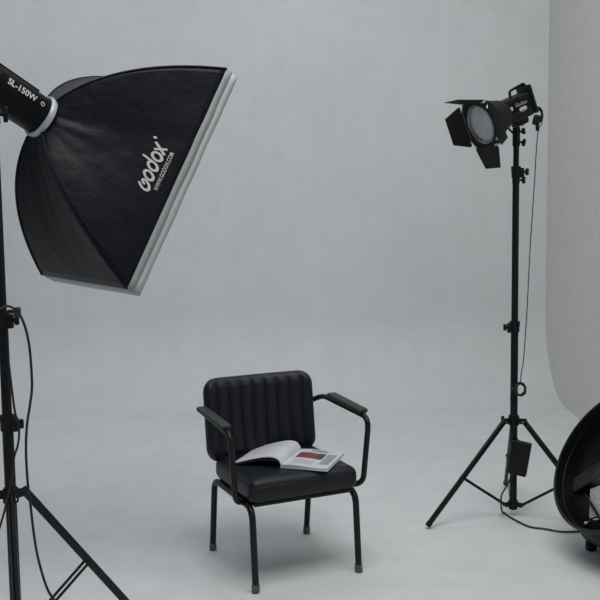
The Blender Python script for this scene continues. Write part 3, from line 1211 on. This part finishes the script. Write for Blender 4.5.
# coil tied to the column
bm = bmesh.new()
cc = at(520.0, 389, 4.160)
pts = []
for k in range(0, 73):
    a = 2 * pi * k / 24 + 1.2
    rr = 0.027 + 0.003 * sin(k * 0.7)
    pts.append(cc + V((rr * 0.85 * cos(a), -0.004 * k / 24 + 0.002 * sin(a * 2), rr * 1.05 * sin(a))))
tube(bm, pts, 0.0042, 8)
coil = tag(link('cable_coil', bm, M_cable), 'small coil of black cable tied to the right light stand column', 'cable')
bm = bmesh.new()
cl = at(515, 388, 4.165)
tube(bm, spline([at(511, 399, 4.15), at(511.5, 393, 4.15), at(514, 387, 4.165), at(519, 383, 4.15), at(526, 387.5, 4.15)], 6), 0.0045, 8)
link('tie_strap', bm, M_plastic, coil)

# power brick hanging against the lower column
bm = bmesh.new()
ctr = at(519.3, 458, 4.145)
Mx = Matrix.Translation(ctr) @ Matrix.Rotation(radians(-25), 4, 'Z') @ Matrix.Rotation(radians(9), 4, 'Y')
br = empty('power_brick', ctr - V((0, 0, 0.08)), 0, 'black rectangular power brick hanging low on the right light stand', 'power adapter')
Mi = Matrix.Translation(-(ctr - V((0, 0, 0.08)))) @ Mx
rbox(bm, (0.090, 0.034, 0.163), 0.007, Mi, 3)
link('casing', bm, M_plastic, br)
bm = bmesh.new()
for k in range(4):
    rbox(bm, (0.07, 0.002, 0.004), 0.0008, Mi @ Matrix.Translation((0, -0.0175, 0.055 - 0.012 * k)), 1)
link('ridge', bm, M_ridge, br)
bm = bmesh.new()
top = Mi @ V((-0.02, 0.0, 0.075))
tube(bm, spline([top, top + V((-0.01, 0.01, 0.05)), top + V((-0.012, 0.02, 0.12)), top + V((0.0, 0.03, 0.20))], 6), 0.0045, 8)
link('hanging_strap', bm, M_plastic, br)

floor_pts = [ctr + V((-0.035, 0.0, -0.078)), at(508, 484, 4.15), at(502, 494, 4.13), at(501, 502, 4.10)]
g = [ground(502.5, 512, 0.006), ground(510, 517, 0.006), ground(520, 522.5, 0.006), ground(531, 527, 0.006), ground(545, 528.8, 0.006), ground(560, 531.5, 0.006), ground(576, 531.5, 0.006), ground(592, 530, 0.006)]
cable('floor_cable', floor_pts + g, 0.0042, M_cable, 'black cable running from the power brick over the floor to the round fan')

# cables on the left stand
yl = 2.79
cable('power_cable', [at(-6, 300, 2.83), at(-1, 309, 2.77), at(6, 306, yl), at(13, 308, yl), at(20, 315, yl), at(26, 330, yl), at(30, 352, yl), at(32, 385, yl), at(30, 405, yl), at(27, 425, yl), at(26, 450, yl),
                      at(27.5, 480, yl), at(30.5, 505, yl), at(34, 535, yl), at(38.5, 560, yl), at(47, 588, yl), at(56, 603, yl), at(66, 622, 2.76)],
      0.0042, M_cable, 'long black cable hanging in a curve beside the left light stand')
cable('power_cable', [at(9, 365, 2.77), at(12, 390, 2.77), at(15, 412, 2.77), at(19, 428, 2.77), at(18, 444, 2.77), at(14, 458, 2.77), at(12.5, 475, 2.77), at(7, 500, 2.77), at(2, 520, 2.79), at(-6, 545, 2.78)],
      0.0036, M_cable, 'short black cable slack against the left light stand column')
bm = bmesh.new()
p = at(17.5, 312.5, 2.79)
rbox(bm, (0.020, 0.018, 0.034), 0.005, Matrix.Translation(p), 3)
rbox(bm, (0.03, 0.014, 0.012), 0.004, Matrix.Translation(p + V((-0.02, 0.01, 0.002))), 2)
tag(link('cable_clip', bm, M_pad), 'small dark clip holding the cable to the left light stand', 'clip')


# ------------------------------------------------------------------ round fan at the right edge
def make_fan():
    c = V((1.281, 3.600, 0.441))
    n = V((-0.788, -0.2455, 0.564)).normalized()
    x = V((0, 0, 1)).cross(n).normalized()
    y = n.cross(x)
    base = V((c.x, c.y, 0))
    t = empty('round_fan', base, 0, 'large round black drum fan tilted up on the floor at the right edge', 'fan')
    F = Matrix.Translation(-base) @ frame(c, x, y, n) @ Matrix.Scale(0.96, 4)
    R = 0.346
    bm = bmesh.new()
    lathe(bm, [(R - .012, 0.004), (R - .004, 0.007), (R + .002, 0.002), (R + .002, -0.012), (R - .006, -0.020), (R - .006, -0.085), (R - .030, -0.14), (R - .085, -0.205),
               (R - .16, -0.245), (R - .168, -0.238), (R - .095, -0.198), (R - .042, -0.138), (R - .016, -0.085), (R - .016, -0.01)], F, 96, True)
    link('drum', bm, M_fan, t)
    bm = bmesh.new()
    lathe(bm, [(R - .013, -0.035), (R - .018, -0.038), (R - .018, -0.044), (R - .013, -0.047)], F, 96, True)
    link('inner_bead', bm, M_fan, t)
    # rear casing
    bm = bmesh.new()
    lathe(bm, [(R - .161, -0.243), (R - .18, -0.262), (0.06, -0.268), (0, -0.268), (0, -0.262), (0.06, -0.262), (R - .185, -0.255), (R - .168, -0.240)], F, 64)
    link('rear_casing', bm, M_fanback, t)
    # motor and hub
    bm = bmesh.new()
    lathe(bm, [(0, -0.05), (0.045, -0.055), (0.06, -0.07), (0.06, -0.13), (0.05, -0.26), (0, -0.26)], F, 40)
    link('motor', bm, M_fan, t)
    # three broad blades behind the hub line
    for k in range(3):
        a0 = radians(-60 + 120 * k)
        bm = bmesh.new()
        g = []
        for i in range(9):
            r = 0.055 + (0.225 - 0.055) * i / 8
            row = []
            span = radians(44 + 10 * sin(pi * i / 8))
            for j in range(9):
                f = j / 8 - 0.5
                a = a0 + span * f + 0.25 * (i / 8) ** 2
                row.append(bm.verts.new(F @ V((r * cos(a), r * sin(a), -0.17 + 0.05 * f * (1.1 - 0.3 * i / 8)))))
            g.append(row)
        for i in range(8):
            for j in range(8):
                bm.faces.new([g[i][j], g[i + 1][j], g[i + 1][j + 1], g[i][j + 1]])
        o = link('blade', bm, M_fan, t)
        md = o.modifiers.new('thick', 'SOLIDIFY')
        md.thickness = 0.003
    # wide flat bar across the mouth, perforated sheet and round struts
    def bar(a, b, w, th, m, name, lab=None, lift=V((0, 0, 1))):
        a, b = V(a), V(b)
        d = (b - a).normalized()
        q = d.cross(lift).normalized()
        bm = bmesh.new()
        rbox(bm, ((b - a).length, w, th), th * .3, F @ frame((a + b) / 2, d, q, d.cross(q)), 1)
        o = link(name, bm, m, t)
        if lab:
            o['label'] = lab
        return o
    bar((-0.275, -0.180, -0.098), (-0.055, 0.125, -0.12), 0.075, 0.004, M_blade, 'cross_bar', 'wide charcoal bar across the inside')
    e1_, e2_ = V((0.604, -0.797, 0)), V((0.797, 0.604, 0))
    o_ = V((-0.165, -0.158, -0.102))
    m_ = o_ + e1_ * 0.073 + e2_ * 0.115
    bm = bmesh.new()
    rbox(bm, (0.150, 0.230, 0.004), 0.0015, F @ frame(m_, e1_, e2_, e1_.cross(e2_)), 1)
    tag(link('perforated_plate', bm, M_perf, t), 'light perforated metal plate inside the drum')
    for p0, p1 in (((-0.158, -0.190, -0.088), (0.03, -0.265, -0.088)),):
        link('strut', one(tube, [F @ V(p0), F @ V(p1)], 0.006, 10), M_fan, t)
    bar((-0.064, -0.288, -0.094), (0.12, -0.17, -0.094), 0.009, 0.004, M_ring, 'steel_strip', 'bright metal strip below the plate')
    bm = bmesh.new()
    p = V((-0.066, -0.300, -0.092))
    cyl(bm, F @ p, F @ (p + V((0, 0, 0.008))), 0.0075, 14, 0.002)
    tag(link('bolt', bm, M_ring, t), 'bright round bolt')
    # base: curved charcoal shell with rubber feet
    bm = bmesh.new()
    n_ = 14
    prof_ = [(-0.24, 0.185), (-0.225, 0.125), (-0.205, 0.070), (-0.185, 0.042), (-0.16, 0.034), (0.16, 0.034), (0.20, 0.060), (0.235, 0.125), (0.245, 0.185), (0.18, 0.14), (0.10, 0.118), (-0.10, 0.118), (-0.18, 0.14)]
    Mx_ = Matrix.Translation((0.134, 0.082, 0)) @ Matrix.Rotation(radians(14), 4, 'Z') @ Matrix.Rotation(pi / 2, 4, 'X')
    prism(bm, prof_, 0.24, Mx_)
    bmesh.ops.bevel(bm, geom=list(bm.edges), offset=0.006, segments=2, affect='EDGES')
    bs = link('base', bm, M_fanback, t)
    for fx, fy in ((-0.165, -0.095), (-0.165, 0.095), (0.165, -0.095), (0.165, 0.095)):
        q = Matrix.Translation((0.134, 0.082, 0)) @ Matrix.Rotation(radians(14), 4, 'Z') @ V((fx, fy, 0))
        link('rubber_foot', one(cyl, q, q + V((0, 0, 0.042)), 0.024, 20, 0.005), M_plastic, bs)
    return t


make_fan()
